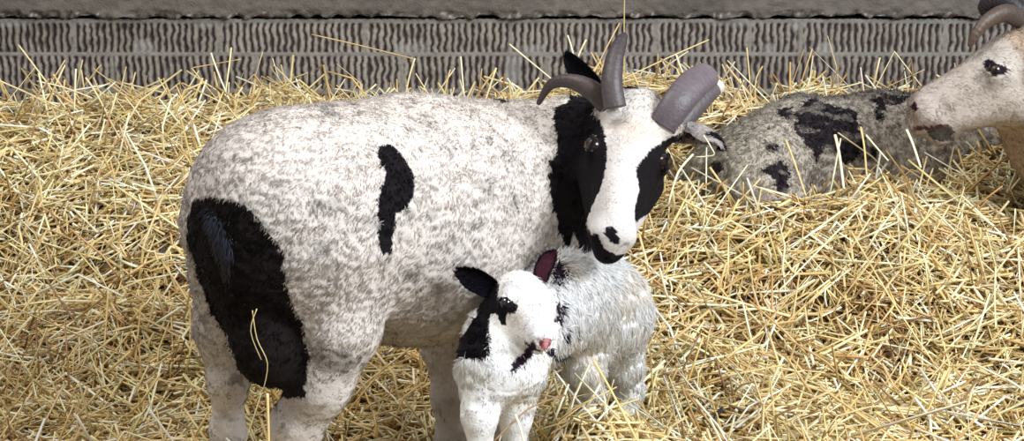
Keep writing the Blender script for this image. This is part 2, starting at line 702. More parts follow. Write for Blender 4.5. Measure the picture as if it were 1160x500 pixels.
def grid_wall():
    x = np.arange(-2.3, 2.3, .0028)
    ztop = P(580, 20, WY)[2]
    z = np.arange(.30, ztop, .0026)
    X, Z = np.meshgrid(x, z, indexing='ij')
    x_, z_ = X.ravel(), Z.ravel()
    pt = np.stack([x_, np.zeros_like(x_), z_], 1)
    zr = [P(580, q, WY)[2] for q in (24, 61.5, 103, 145, 187, 229, 271, 313)]
    xof = lambda px, py: P(px, py, WY)[0]
    wob = .0012 * noise3(pt, 14, 4)
    zz = z_ + wob
    mort = np.zeros(len(x_))
    brick = np.zeros(len(x_))
    for i in range(len(zr) - 1):
        band = (zz < zr[i]) & (zz >= zr[i + 1])
        py = (24, 61.5, 103, 145, 187, 229, 271, 313)[i] + 20
        base = xof(85 if i % 2 == 0 else 127, py)
        sp = xof(164.2, py) - xof(0, py)
        k = (x_ + wob * 1.5 - base) / sp
        fr = k - np.floor(k)
        d = np.minimum(fr, 1 - fr) * sp
        if i == 0:
            d = np.minimum(d, np.abs(x_ - xof(849, 45)) * 1.3)
        mort = np.where(band, np.maximum(mort, np.clip((.0056 - d) / .002, 0, 1)), mort)
        brick = np.where(band, np.floor(k) + 37 * i, brick)
    for q in zr:
        mort = np.maximum(mort, np.clip((.0056 - np.abs(zz - q)) / .002, 0, 1))
    # wavy vertical combing
    off = _hash(brick, brick * 0 + 3, brick * 0, 5) * .03
    wav = .0028 * noise3(np.stack([x_ * 1.0, brick * 1.7, z_ * 1.6], 1), 30, 9) + .0020 * noise3(np.stack([x_, brick * 2.1, z_ * 1.4], 1), 75, 2)
    ph = (x_ + wav + off) / .0148
    rid = np.abs(np.sin(np.pi * ph))
    amp = 1 + .35 * noise3(pt, 55, 71)
    rid = np.clip(rid * amp, 0, 1)
    rough = fbm(pt, 160, 3, 2)
    hgt = (1 - mort) * (rid * .0075 + rough * .0007) + mort * (.0065 + rough * .0006)
    # a band of bare mortar smears here and there
    smear = np.clip((noise3(pt, 16, 21) - .66) * 8, 0, 1) * (1 - mort)
    hgt = hgt * (1 - smear * .5) + smear * .0035
    groove, ridgec, mortc = srgb((58, 47, 48)), srgb((146, 139, 130)), srgb((134, 130, 123))  # groove tone: dark brick with part of the groove shade painted in
    tone = (1 + .16 * noise3(np.stack([brick, brick * .3, brick * 0], 1), .9, 31) + .10 * fbm(pt, 30, 12, 3))[:, None]
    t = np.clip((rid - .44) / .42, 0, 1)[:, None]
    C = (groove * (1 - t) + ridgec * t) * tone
    C = C * (1 - mort[:, None]) + mortc * (1 + .12 * fbm(pt, 60, 14, 3))[:, None] * mort[:, None]
    C = C * (1 - smear[:, None] * .5) + srgb((160, 158, 156)) * smear[:, None] * .5
    V = np.stack([x_, WY - hgt, z_], 1)
    nx, nz = X.shape
    I = np.arange(nx * nz).reshape(nx, nz)
    F = np.stack([I[:-1, :-1].ravel(), I[1:, :-1].ravel(), I[1:, 1:].ravel(), I[:-1, 1:].ravel()], 1)
    n0 = len(V)
    # solid back and lower part
    bx = np.array([(-2.3, WY, 0), (2.2972, WY, 0), (2.2972, WY, .30), (-2.3, WY, .30),
                   (-2.3, WY + .1, 0), (2.2972, WY + .1, 0), (2.2972, WY + .1, ztop), (-2.3, WY + .1, ztop), (-2.3, WY, ztop), (2.2972, WY, ztop)])
    F2 = np.array([(0, 1, 2, 3), (5, 4, 7, 6), (4, 0, 8, 7), (1, 5, 6, 9), (8, 9, 6, 7)]) + n0
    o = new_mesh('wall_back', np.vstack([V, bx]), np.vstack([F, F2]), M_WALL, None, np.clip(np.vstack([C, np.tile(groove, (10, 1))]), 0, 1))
    o['kind'] = 'structure'
    return ztop


ZT = grid_wall()


def ledge():
    """rough-cast concrete band along the top of the combed blocks"""
    x = np.arange(-2.3, 2.3, .0045)
    # profile: underside, rounded lip, face going up
    pr = [(WY + .1, ZT + .002), (WY - .002, ZT + .002)]
    for z in np.arange(ZT + .003, ZT + .30, .004):
        pr.append((None, z))
    Z = np.array([q[1] for q in pr])
    nz = len(pr)
    X, K = np.meshgrid(x, np.arange(nz), indexing='ij')
    x_, z_ = X.ravel(), Z[K.ravel()]
    pt = np.stack([x_, np.zeros_like(x_), z_], 1)
    t = np.clip((z_ - ZT) / .02, 0, 1)
    crumb = np.clip(1 - (z_ - ZT) / .022, 0, 1)
    y = WY - .012 - .006 * np.sqrt(t) + .0022 * fbm(pt, 60, 2, 4) + crumb * .011 * fbm(pt, 95, 8, 3) - .008 * np.clip(noise3(pt, 7, 5), 0, 1) * t
    k_ = K.ravel()
    y = np.where(k_ == 0, WY + .1, np.where(k_ == 1, WY + .002, y))
    z_ = z_ + np.where(k_ > 0, crumb * .010 * noise3(pt, 45, 11), 0)
    C = srgb((104, 97, 91)) * (1 + .16 * fbm(pt, 9, 4, 3) + .14 * fbm(pt, 80, 6, 3))[:, None]
    sp = noise3(pt, 150, 15) + crumb * .9
    C[sp > 1.15] = srgb((160, 152, 148))
    dk = noise3(pt, 90, 19) * crumb
    C[dk > .3] *= .45
    I = np.arange(len(x_)).reshape(X.shape)
    F = np.stack([I[:-1, :-1].ravel(), I[1:, :-1].ravel(), I[1:, 1:].ravel(), I[:-1, 1:].ravel()], 1)
    o = new_mesh('trim_1', np.stack([x_, y, z_], 1), F, M_CONC, None, np.clip(C, 0, 1))
    o['kind'] = 'structure'


ledge()
fx = np.array([(-3, 1.0, 0), (3, 1.0, 0), (3, WY + .1, 0), (-3, WY + .1, 0), (-3, 1.0, -.05), (3, 1.0, -.05), (3, WY + .1, -.05), (-3, WY + .1, -.05)])
fl = new_mesh('floor', fx, np.array([(0, 1, 2, 3), (7, 6, 5, 4), (0, 4, 5, 1), (1, 5, 6, 2), (2, 6, 7, 3), (3, 7, 4, 0)]), M_FLOOR, None, None, False)
fl['kind'] = 'structure'


# ------------------------------------------------------------------ the ewe
def dirpx(dx, dy, toward=0.0):
    """direction given as image right / image down / toward the camera"""
    R, U, Fw = np.array([1, 0, 0]), np.array([0, SP, CP]), np.array([0, CP, -SP])
    return nrm(R * dx - U * dy - Fw * toward)


def make_ewe():
    b = Blob()
    # trunk
    b.chain([(306, 229, 3.02, 95), (350, 244, 3.06, 123), (470, 249, 3.2, 138), (560, 232, 3.3, 112), (606, 222, 3.36, 96)], .05)
    b.chain([(258, 262, 3.06, 48), (300, 300, 3.0, 70)], .05)
    # near hind leg
    b.chain([(372, 300, 3.0, 80), (382, 372, 2.98, 47), (362, 436, 2.98, 34), (336, 482, 3.0, 28), (332, 520, 3.03, 22), (340, 600, 3.03, 17), (336, 640, 3.0, 19)], .03)
    # far hind leg
    b.chain([(258, 300, 3.12, 48), (250, 372, 3.14, 28), (259, 430, 3.15, 21), (258, 490, 3.17, 17), (260, 590, 3.17, 14), (258, 612, 3.15, 16)], .03)
    # far and near fore legs
    b.chain([(532, 318, 3.40, 44), (502, 392, 3.43, 21), (506, 450, 3.43, 15), (510, 500, 3.43, 14), (512, 560, 3.43, 13)], .03)
    b.chain([(590, 300, 3.32, 52), (578, 390, 3.34, 24), (580, 450, 3.34, 16), (580, 500, 3.34, 15), (580, 590, 3.34, 14)], .03)
    # chest, neck
    b.chain([(610, 240, 3.36, 84), (632, 220, 3.34, 66)], .05)
    b.chain([(600, 200, 3.36, 74), (648, 178, 3.31, 58), (688, 160, 3.27, 50)], .05)
    # udder bag behind
    b.chain([(288, 330, 3.0, 46), (303, 388, 2.97, 41), (308, 402, 2.965, 38)], .02)
    Ec = P(712, 175, 3.13)
    u = -dirpx(.97, .24, .0)
    v = dirpx(-.185, .80, .57)
    fr = frame_head(Ec, u, v, 1.02)
    # w must point to the viewer side
    eyes, L = head_ops(b, fr, 1.02)
    b.seg(L(0, -.065, -.055), P(757, 143, 3.175), .042, .022, .02)   # right horn seat
    b.seg(L(0, -.065, -.055), P(690, 124, 3.175), .042, .018, .02)   # left horn seat
    b.seg(P(752, 150, 3.18), P(766, 153, 3.195), .016, .010, .01)
    lo, hi = b.bounds()
    V, Q = surface_net(b, lo, hi, .0030)
    N = mesh_normals(V, Q)
    x, y = proj(V)
    loc = (V - fr[0])
    hx, hy, hz = loc @ fr[1], loc @ fr[2], loc @ fr[3]
    ishead = (hy > -.055) & (np.abs(hx) < .085) & (hz > -.135) & (hz < .05) & (hy < .2)
    leg = (y > 410) & ((x < 275) | (x > 300))
    woolm = np.where(ishead, .12, 1.0) * np.where(leg, .5, 1.0)
    V = disp_wool(V, N, .0012, 75, 5, woolm)
    N = mesh_normals(V, Q)
    C = coat(V, WHITE, 2, .10)
    # greyer mottling over rump and legs
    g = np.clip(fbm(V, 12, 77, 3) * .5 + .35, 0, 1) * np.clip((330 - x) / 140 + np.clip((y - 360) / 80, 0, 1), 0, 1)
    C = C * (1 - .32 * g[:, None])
    sp = (fbm(V, 34, 60, 2) > .66) & (x < 600) & ((y < 370) | (x < 450)) & ~ishead
    C[sp] *= .72
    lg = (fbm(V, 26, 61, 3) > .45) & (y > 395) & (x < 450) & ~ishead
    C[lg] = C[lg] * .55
    face = ishead & (hy > -.02)
    C[face] = C[face] * .35 + np.array([.70, .67, .655]) * .65
    fh = (ishead * np.exp(-((hy + .02) / .035) ** 2 - (hx / .035) ** 2) * (.6 + .4 * noise3(V, 90, 6)))[:, None]
    C *= 1 - fh * np.array([.14, .24, .34])
    body_black = [
        [(428, 165), (440, 162), (455, 175), (467, 192), (471, 215), (463, 235), (450, 240), (447, 262), (443, 286), (434, 288), (429, 270), (427, 240), (431, 212), (437, 195), (428, 178)],
        ellipse_poly(565, 114, 11, 3, .15),
        [(628, 122), (652, 112), (676, 104), (674, 130), (683, 145), (662, 262), (658, 250), (650, 240), (650, 262), (646, 278), (638, 277), (634, 262), (632, 245), (626, 240), (622, 205), (624, 180), (632, 175), (629, 150)],
    ]
    patches(V, C, [[(400, 415), (412, 396), (448, 390), (446, 404), (420, 414)]], BLACK, 1.5, 60, 3, None, None, 3.07)
    patches(V, C, body_black, BLACK, 2.2, 60, 3, None, N)
    rear = [(232, 223), (262, 226), (285, 238), (305, 262), (322, 290), (325, 320), (331, 345), (344, 372), (350, 405), (345, 450), (300, 455), (270, 438), (266, 405), (255, 378), (238, 350), (225, 315), (214, 280), (211, 248), (218, 230)]
    patches(V, C, [rear], srgb((30, 24, 24)), 2.5, 60, 8, 3.11)
    facep = [
        [(650, 100), (668, 108), (672, 130), (681, 138), (686, 155), (688, 182), (683, 205), (675, 225), (667, 242), (661, 262), (640, 262), (640, 120)],
        [(776, 148), (757, 157), (740, 167), (728, 180), (721, 190), (722, 200), (724, 215), (719, 240), (720, 252), (735, 242), (750, 224), (780, 205), (786, 165)],
        [(652, 250), (664, 255), (671, 266), (675, 264), (680, 270), (683, 279), (690, 285), (696, 289), (712, 287), (708, 302), (690, 310), (664, 300), (650, 262)],
        ellipse_poly(691.5, 263, 7.5, 7), ellipse_poly(696, 272, 5.5, 6),
        [(704, 90), (722, 90), (724, 101), (706, 101)],
    ]
    patches(V, C, facep, BLACK * .9, 1.2, 110, 9, None, N)
    C[V[:, 2] < V[:, 2].min() + HOOF] = srgb((48, 42, 40))
    C = np.clip(C, 0, .9)
    root = empty('ewe', (P(420, 500, 3.2)[0], 3.2, 0), 'large white four-horned ewe with black rump, flank and eye patches, standing over the lamb', 'sheep')
    og = np.array(root.location)
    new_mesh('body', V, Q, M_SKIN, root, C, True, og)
    back = nrm(P(306, 226, 3.02) - P(606, 222, 3.36))
    comb = nrm(back * .5 + np.array([0, 0, -.85]))
    m = (~ishead).astype(float)
    lm = np.interp(y, [370, 450], [1.0, .55])
    f = fur('fleece', V, Q, N, C, root, og, 190000, .0085, .0017, comb, .7, m, lm, 3, None, .06, .2)
    # short face hair
    fm = ishead.astype(float)
    for e in eyes:
        fm[np.linalg.norm(V - e, axis=1) < .0165] = 0
    fur('face_hair', V, Q, N, C, root, og, 26000, .0050, .0009, nrm(-fr[2] * .2 + np.array([0, 0, -1.])), .15, fm, None, 4, M_HAIR, .06, .12)
    for i, e in enumerate(eyes):
        sx = -1 if i == 0 else 1
        eye(e, .0138, fr[1] * sx + fr[3] * .45 + np.array([0, -.2, 0]), fr[2], root, og)
    # tail
    V2, F2, s = tube([P(246, 226, 2.965), P(250, 250, 2.93), P(258, 285, 2.915), P(262, 322, 2.925)], np.array([16, 15, 12, 5]) * 3 / FPX, 16, .6, 0, 0, None, 8)
    Ct = np.tile(srgb((44, 45, 58)), (len(V2), 1))  # bluish sheen of the black tail put into its colour
    t = new_mesh('tail', V2, F2, M_SLEEK, root, Ct, True, og)
    F2q = F2[0]
    fur('tail_hair', V2, F2q, mesh_normals(V2, F2q), Ct * 1.3, t, og, 3500, .016, .0016, (0, 0, -1), .1, None, None, 6, M_SLEEK)
    # horns
    horn('horn', [(690, 122, 3.17), (670, 102, 3.17), (645, 92, 3.18), (624, 96, 3.19), (610, 117, 3.2)], [12, 11.5, 8.5, 6, 3], root, og, .8, .012, 16, (76, 64, 60), (58, 47, 44), label='thin horn curling out to the left')
    horn('horn', [(697, 122, 3.14), (693, 95, 3.15), (696, 68, 3.17), (702, 50, 3.19), (707, 40, 3.2)], [13, 12.5, 10.5, 8, 4.5], root, og, .85, .008, 15, (82, 73, 74), (62, 52, 54), label='upright straight horn')
    horn('horn', [(750, 143, 3.16), (768, 116, 3.17), (785, 96, 3.20), (802, 84, 3.23)], [17, 18, 18, 15.5], root, og, .5, .010, 16, (84, 74, 78), (108, 97, 102), label='broad ribbed horn with a blunt end')
    horn('horn', [(764, 148, 3.20), (782, 126, 3.22), (802, 106, 3.25), (815, 97, 3.27)], [13, 13, 11, 8], root, og, .7, .008, 12, (76, 66, 68), (96, 86, 88), band=(.86, (205, 196, 190)), label='lower horn with a pale tip')
    # ears
    blk = lambda t, a, inn: np.tile(srgb((20, 18, 26)), (len(t), 1))
    ear('ear', [(684, 116, 3.2), (670, 96, 3.21), (655, 78, 3.22), (645, 66, 3.225), (641, 61, 3.225)], [10, 14, 12, 8, 3], root, og, (-.2, -1, -.3), blk, .35)

    def ec(t, a, inn):
        c = np.tile(srgb((176, 168, 164)), (len(t), 1))
        c[inn & (np.abs(a) < .8)] = srgb((120, 98, 86))
        c[(t < .35) & inn & (np.abs(a) < .7)] = srgb((96, 62, 56))
        c[(t > .62) & (np.abs(a) < .8)] = srgb((24, 18, 24))
        return c
    ear('ear', [(764, 152, 3.19), (780, 148, 3.2), (797, 152, 3.18), (810, 161, 3.15), (818, 170, 3.14)], [11, 16, 15, 12, 4], root, og, (.1, -.7, -.7), ec, .6)
    ANIMALS.append(b)
    return b


LS = .72
LDY = -.10


def nearer(pts):
    return [(q[0], q[1], q[2] + LDY) + tuple(q[3:]) for q in pts]


def make_lamb():
    b = Blob()
    b.chain(nearer([(590, 385, 3.13, 44), (640, 343, 3.22, 52), (680, 346, 3.33, 56)]), .03)
    b.chain(nearer([(676, 350, 3.33, 56), (690, 356, 3.32, 46)]), .03)
    # neck down into chest
    b.chain(nearer([(582, 352, 3.13, 32), (566, 385, 3.10, 38), (565, 415, 3.07, 44)]), .03)
    # fore legs
    b.chain(nearer([(550, 425, 3.06, 36), (543, 470, 3.04, 19), (545, 520, 3.03, 13), (545, 610, 3.02, 10), (543, 630, 3.0, 13)]), .02)
    b.chain(nearer([(586, 425, 3.10, 34), (584, 470, 3.10, 18), (582, 520, 3.10, 12), (584, 600, 3.10, 10), (582, 612, 3.08, 12)]), .02)
    # hind legs
    b.chain(nearer([(692, 370, 3.33, 46), (704, 410, 3.34, 24), (712, 440, 3.36, 15), (708, 480, 3.34, 13), (706, 540, 3.33, 11)]), .02)
    b.chain(nearer([(668, 380, 3.27, 38), (662, 420, 3.25, 20), (668, 450, 3.27, 14), (664, 490, 3.26, 12), (662, 550, 3.25, 11)]), .02)
    fr = frame_head(P(569, 341, 3.05 + LDY), (-.86, -.42, .10), (.28, -.84, -.44), LS, 1, True)
    eyes, L = head_ops(b, fr, LS, True)
    lo, hi = b.bounds()
    V, Q = surface_net(b, lo, hi, .0021)
    N = mesh_normals(V, Q)
    x, y = proj(V)
    loc = V - fr[0]
    hx, hy, hz = loc @ fr[1], loc @ fr[2], loc @ fr[3]
    ishead = (hy > -.075) & (hy < .14) & (np.abs(hx) < .06) & (hz > -.115) & (V[:, 1] < 3.18 + LDY)
    V = disp_wool(V, N, .0014, 48, 15, np.where(ishead, .08, 1.0) * np.where(y > 470, .4, 1))
    N = mesh_normals(V, Q)
    C = coat(V, (.92, .915, .91), 12, .02)
    warm = np.clip(fbm(V, 16, 90, 2), 0, 1)[:, None]
    C = C * (1 - warm * np.array([.02, .08, .15]))
    pur = srgb((44, 32, 46))
    neckp = [[(546, 330), (562, 328), (557, 350), (553, 375), (554, 404), (535, 407), (511, 404), (505, 395), (525, 378), (540, 358)]]
    patches(V, C, neckp, BLACK, 1.2, 90, 31, 3.2 + LDY)
    eyep = [[(545, 345), (560, 337), (575, 337), (587, 347), (584, 355), (574, 357), (573, 368), (567, 369), (564, 357), (555, 356), (548, 352)], [(540, 318), (566, 322), (562, 345), (545, 340)]]
    patches(V, C, eyep, BLACK, 1.0, 120, 32, 3.14 + LDY)
    bodyp = [ellipse_poly(634, 350, 4, 7, .1), ellipse_poly(631.5, 362, 3, 4), ellipse_poly(641, 378, 2.5, 8, -.2), ellipse_poly(655, 378, 1.5, 6, -.2),
             ellipse_poly(624, 400, 5, 5), ellipse_poly(637, 402, 8, 5, -.4), [(603, 387), (609, 392), (600, 406), (588, 418), (576, 421), (585, 408), (595, 395)],
             [(625, 300), (632, 300), (640, 306), (641, 314), (636, 322), (628, 320), (627, 312)]]
    patches(V, C, bodyp, pur, 1.6, 80, 33, None, N)
    patches(V, C, [ellipse_poly(634, 315, 1.8, 3.5)], (.6, .6, .62), .3, 80, 33, None, N)  # pale glint painted inside the dark eye-like marking
    # pink nose, dark lip
    hx, hy, hz = hx / LS, hy / LS, hz / LS
    near = np.linalg.norm(V - L(0, .095, -.05), axis=1) < .045 * LS
    nose = near & (hy > .099) & ((hx / .0135) ** 2 + ((hz + .034) / .0125) ** 2 < 1)
    C[nose] = srgb((214, 150, 152))
    noz = nose & (np.abs(hx) > .005) & (hy > .1)
    C[noz] = srgb((160, 84, 94))
    lip = near & (hy > .078) & (hz < -.052) & (hz > -.063) & (np.abs(hx) < .026)
    C[lip] = srgb((64, 40, 44))
    C[V[:, 2] < V[:, 2].min() + HOOF] = srgb((48, 42, 40))
    C = np.clip(C, 0, .9)
    root = empty('lamb', (P(620, 500, 3.10)[0], 3.10, 0), 'small white woolly lamb with black ear and neck patch, under the ewe\'s head', 'lamb')
    og = np.array(root.location)
    new_mesh('body', V, Q, M_SKIN, root, C, True, og)
    m = np.where(ishead, .05, 1.0)
    lm = np.interp(y, [420, 480], [1.0, .5]) * np.interp(x, [585, 625], [.62, 1.0])
    comb = nrm(np.array([.25, .1, -1.0]))
    fur('fleece', V, Q, N, C, root, og, 95000, .016, .0019, comb, .45, m, lm, 8, None, .03, .12)
    fm = ishead.astype(float)
    for e in eyes:
        fm[np.linalg.norm(V - e, axis=1) < .013] = 0
    fm[nose | lip] = 0
    fur('face_hair', V, Q, N, C, root, og, 15000, .0055, .0009, nrm(-fr[2] * .3 + np.array([0, 0, -.6])), .3, fm, None, 4, M_HAIR, .04, .12)
    for i, e in enumerate(eyes):
        sx = -1 if i == 0 else 1
        eye(e, .0140 * LS, fr[1] * sx + fr[3] * .5, fr[2], root, og, True)
    blk = lambda t, a, inn: np.tile(srgb((20, 17, 24)), (len(t), 1))
    mar = lambda t, a, inn: np.where((inn & (np.abs(a) < .75))[:, None], srgb((72, 38, 48)), srgb((34, 22, 34)))
    ear('ear', nearer([(566, 333, 3.10), (552, 325, 3.10), (536, 316, 3.09), (524, 310, 3.08), (518, 307, 3.08)]), [8, 13, 14, 9, 3], root, og, (-.1, -1, .1), blk, .3)
    ear('ear', nearer([(612, 318, 3.12), (614, 306, 3.13), (619, 296, 3.135), (625, 290, 3.14), (629, 287, 3.14)]), [8, 10, 10, 7, 3], root, og, (.1, -1, -.1), mar, .3)
    ANIMALS.append(b)


def make_right_sheep():
    b = Blob()
    fr = frame_head(P(1127, 77, 3.86), (0.10, 1.0, 0.0), (-.875, .0, -.50), 1.05, -1)
    # eye nearest the camera sits on the -u side
    eyes, L = head_ops(b, fr, 1.05)
    b.chain([(1160, 90, 3.96, 52), (1215, 150, 4.0, 70), (1300, 215, 4.0, 98)], .05)
    b.chain([(1300, 225, 4.0, 100), (1440, 250, 4.02, 125), (1570, 245, 4.04, 112)], .05)
    for px, yy in ((1290, 3.93), (1300, 4.1), (1580, 3.94), (1590, 4.12)):
        b.chain([(px, 300, yy, 48), (px, 370, yy, 22), (px, 470, yy, 15)], .03)
    lo, hi = b.bounds()
    V, Q = surface_net(b, lo, hi, .0036)
    N = mesh_normals(V, Q)
    x, y = proj(V)
    loc = V - fr[0]
    hx, hy, hz = loc @ fr[1], loc @ fr[2], loc @ fr[3]
    ishead = (hy > -.05) & (hy < .2) & (hz > -.14)
    V = disp_wool(V, N, .0018, 75, 25, np.where(ishead, .1, 1.0))
    N = mesh_normals(V, Q)
    C = coat(V, (.50, .43, .37), 22, .10)
    neck = ~ishead
    C[neck] *= np.array([.86, .76, .66])
    f = np.clip((hy - .03) / .1, 0, 1)[:, None] * ishead[:, None]
    C = C * (1 - f) + np.array([.50, .43, .385]) * f
    ring = np.exp(-((x - 1127) ** 2 / 500 + (y - 80) ** 2 / 350))[:, None] * ishead[:, None]
    C = C * (1 - ring * .7) + np.array([.60, .57, .54]) * ring * .7
    patches(V, C, [[(1113, 70), (1119, 67), (1128, 71), (1138, 75), (1143, 80), (1136, 85), (1126, 87), (1117, 81)]], srgb((36, 24, 34)), .8, 90, 5, None, N)
    lipp = [[(1048, 147), (1060, 143), (1074, 141), (1079, 148), (1078, 158), (1068, 162), (1058, 158), (1050, 152)]]
    patches(V, C, lipp, srgb((84, 78, 72)), 1.5, 100, 6, None, N)
    patches(V, C, [ellipse_poly(1036, 121, 3.5, 6)], srgb((62, 34, 40)), .8, 100, 6)
    patches(V, C, [[(1034, 143), (1050, 143), (1068, 140), (1068, 144), (1050, 147), (1036, 148)]], srgb((96, 62, 60)), .8, 100, 6)
    patches(V, C, [[(1138, 8), (1175, 2), (1180, 22), (1162, 26), (1148, 30), (1140, 24)]], BLACK, 1.5, 80, 7)
    C[V[:, 2] < V[:, 2].min() + HOOF] = srgb((48, 42, 40))
    C = np.clip(C, 0, .9)
    root = empty('horned_sheep', (P(1400, 300, 4.0)[0], 4.0, 0), 'horned buff-faced sheep in profile, its head reaching in from the right edge', 'sheep')
    og = np.array(root.location)
    new_mesh('body', V, Q, M_SKIN, root, C, True, og)
    fur('fleece', V, Q, N, C, root, og, 70000, .009, .0018, (.5, 0, -.8), .7, (~ishead).astype(float), None, 9)
    fm = ishead.astype(float)
    for e in eyes:
        fm[np.linalg.norm(V - e, axis=1) < .0165] = 0
    fur('face_hair', V, Q, N, C, root, og, 26000, .0085, .0013, -fr[2] * .6 + np.array([.5, 0, -.6]), .45, fm, None, 4, M_HAIR, .10, .16)
    for i, e in enumerate(eyes):
        sx = -1 if i == 0 else 1
        eye(e, .0135, fr[1] * sx + fr[3] * .2, fr[2], root, og)
    horn('horn', [(1156, 22, 3.95), (1138, 15, 3.93), (1118, 24, 3.91), (1106, 38, 3.9), (1099, 51, 3.9)], [11, 10.5, 8.5, 6.5, 3.5], root, og, .8, .03, 16, (74, 62, 56), (92, 74, 62))
    horn('horn', [(1160, 18, 4.03), (1142, 2, 4.04), (1126, 0, 4.05), (1115, 8, 4.06), (1116, 18, 4.06)], [12, 11, 10, 8, 4], root, og, .8, .03, 16, (34, 28, 30), (40, 34, 38))
    buf = lambda t, a, inn: np.where((t > .5)[:, None], srgb((40, 30, 30)), srgb((150, 130, 112)))
    ear('ear', [(1168, 62, 3.88), (1182, 68, 3.85), (1198, 78, 3.83), (1212, 90, 3.82)], [10, 15, 13, 4], root, og, (.3, -1, 0), buf, .4)
    ear('ear', [(1168, 52, 4.03), (1178, 48, 4.08), (1190, 48, 4.13), (1204, 52, 4.17)], [10, 14, 12, 4], root, og, (.3, 1, 0), buf, .4)
    ANIMALS.append(b)


def make_lying_sheep():
    b = Blob()
    b.chain([(850, 200, 4.12, 62), (910, 190, 4.2, 76), (1000, 190, 4.28, 82), (1070, 190, 4.32, 74)], .05)
    b.chain([(815, 200, 4.08, 40), (860, 195, 4.08, 56)], .04)
    b.chain([(846, 205, 4.02, 44), (880, 228, 3.98, 30), (845, 240, 3.97, 16)], .03)   # folded hind leg
    b.chain([(1050, 225, 4.2, 36), (1000, 245, 4.15, 18), (1040, 252, 4.12, 12)], .03)  # folded fore leg
    b.chain([(1075, 180, 4.33, 58), (1115, 150, 4.36, 46), (1135, 130, 4.37, 36)], .04)
    fr = frame_head(P(1150, 122, 4.37), (-0.1, -1.0, 0.0), (.85, .0, -.52))
    eyes, L = head_ops(b, fr, .95)
    lo, hi = b.bounds()
    V, Q = surface_net(b, lo, hi, .0036)
    N = mesh_normals(V, Q)
    V = disp_wool(V, N, .0038, 50, 45)
    N = mesh_normals(V, Q)
    x, y = proj(V)
    C = coat(V, (.44, .39, .33), 32, .12)
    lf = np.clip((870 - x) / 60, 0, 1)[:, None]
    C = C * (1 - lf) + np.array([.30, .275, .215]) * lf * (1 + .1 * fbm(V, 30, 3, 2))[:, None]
    cv = lambda pts: [(780 + a / 3.33, 90 + c / 3.33) for a, c in pts]
    pol = [cv([(400, 130), (450, 85), (520, 90), (560, 110), (620, 120), (650, 170), (645, 300), (600, 320), (560, 300), (530, 250), (490, 310), (470, 280), (430, 230), (400, 190)]),
           cv([(345, 115), (385, 105), (410, 120), (400, 155), (360, 150)]), cv([(285, 230), (320, 235), (345, 265), (330, 278), (300, 255)]),
           cv([(275, 345), (305, 310), (355, 312), (378, 350), (370, 440), (330, 440), (320, 380), (285, 362)]), cv([(70, 340), (95, 305), (125, 305), (135, 340), (105, 375), (80, 365)]),
           cv([(680, 75), (760, 60), (860, 60), (780, 100), (720, 112)]), cv([(640, 230), (700, 250), (705, 300), (650, 300)]), cv([(690, 110), (740, 105), (735, 150), (700, 140)])]
    m = patches(V, C, pol, srgb((44, 38, 42)), 4.5, 45, 41, None, N)
    fr_ = (noise3(V, 60, 3) > .35) & m
    C[fr_] = srgb((110, 102, 96))
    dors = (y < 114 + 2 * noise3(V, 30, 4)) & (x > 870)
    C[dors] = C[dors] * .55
    C = np.clip(C, 0, .9)
    root = empty('resting_sheep', (P(930, 300, 4.2)[0], 4.2, 0), 'grey-buff sheep with blotchy black fleece lying in the straw against the wall', 'sheep')
    og = np.array(root.location)
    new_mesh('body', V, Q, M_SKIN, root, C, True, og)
    fur('fleece', V, Q, N, C, root, og, 80000, .010, .0020, (-.3, 0, -.9), .8, None, None, 19)
    for i, e in enumerate(eyes):
        sx = -1 if i == 0 else 1
        eye(e, .0150, fr[1] * sx + fr[3] * .2, fr[2], root, og)
    horn('horn', [(1130, 84, 4.34), (1128, 62, 4.34), (1140, 46, 4.35)], [9, 8, 4], root, og)
    horn('horn', [(1132, 86, 4.42), (1136, 66, 4.43), (1150, 52, 4.44)], [9, 8, 4], root, og)
    drk = lambda t, a, inn: np.tile(srgb((60, 52, 48)), (len(t), 1))
    ear('ear', [(1126, 104, 4.30), (1112, 104, 4.27), (1098, 108, 4.26)], [8, 12, 4], root, og, (0, -1, .1), drk, .4)
    ear('ear', [(1128, 104, 4.44), (1116, 102, 4.47), (1104, 106, 4.48)], [8, 12, 4], root, og, (0, 1, .1), drk, .4)
    ANIMALS.append(b)


make_ewe()
make_lamb()
make_right_sheep()
make_lying_sheep()


# ------------------------------------------------------------------ straw
def sstep(a, b, t):
    t = np.clip((t - a) / (b - a), 0, 1)
    return t * t * (3 - 2 * t)


def H(x, y):
    z = .10 + .40 * sstep(3.30, 4.45, y)
    z = z + .16 * np.exp(-(((x - .13) / .13) ** 2 + ((y - 3.13) / .12) ** 2))          # heap in front of the lamb's hind legs
    z = z + .05 * np.exp(-(((x - .35) / .35) ** 2 + ((y - 3.45) / .25) ** 2))
    z = z + .085 * np.exp(-(((x - .55) / .38) ** 2 + ((y - 3.86) / .14) ** 2))           # bank in front of the resting sheep
    z = z - .05 * np.exp(-(((x - .75) / .22) ** 2 + ((y - 3.62) / .08) ** 2))          # hollow on the right
    z = z + .06 * np.exp(-(((x - .33) / .14) ** 2 + ((y - 4.45) / .12) ** 2))          # pile at the wall behind the horns
    z = z - .045 * np.exp(-(((x + .75) / .22) ** 2 + ((y - 3.85) / .07) ** 2))
    z = z - .05 * np.exp(-(((x + .2) / .25) ** 2 + ((y - 3.75) / .12) ** 2))
    z = z - .11 * np.exp(-(((x + .12) / .11) ** 2 + ((y - 3.30) / .17) ** 2))
    p = np.stack([x, y, np.zeros_like(x)], 1)
    return z + .030 * fbm(p, 6, 51, 3) + .008 * noise3(p, 22, 8)


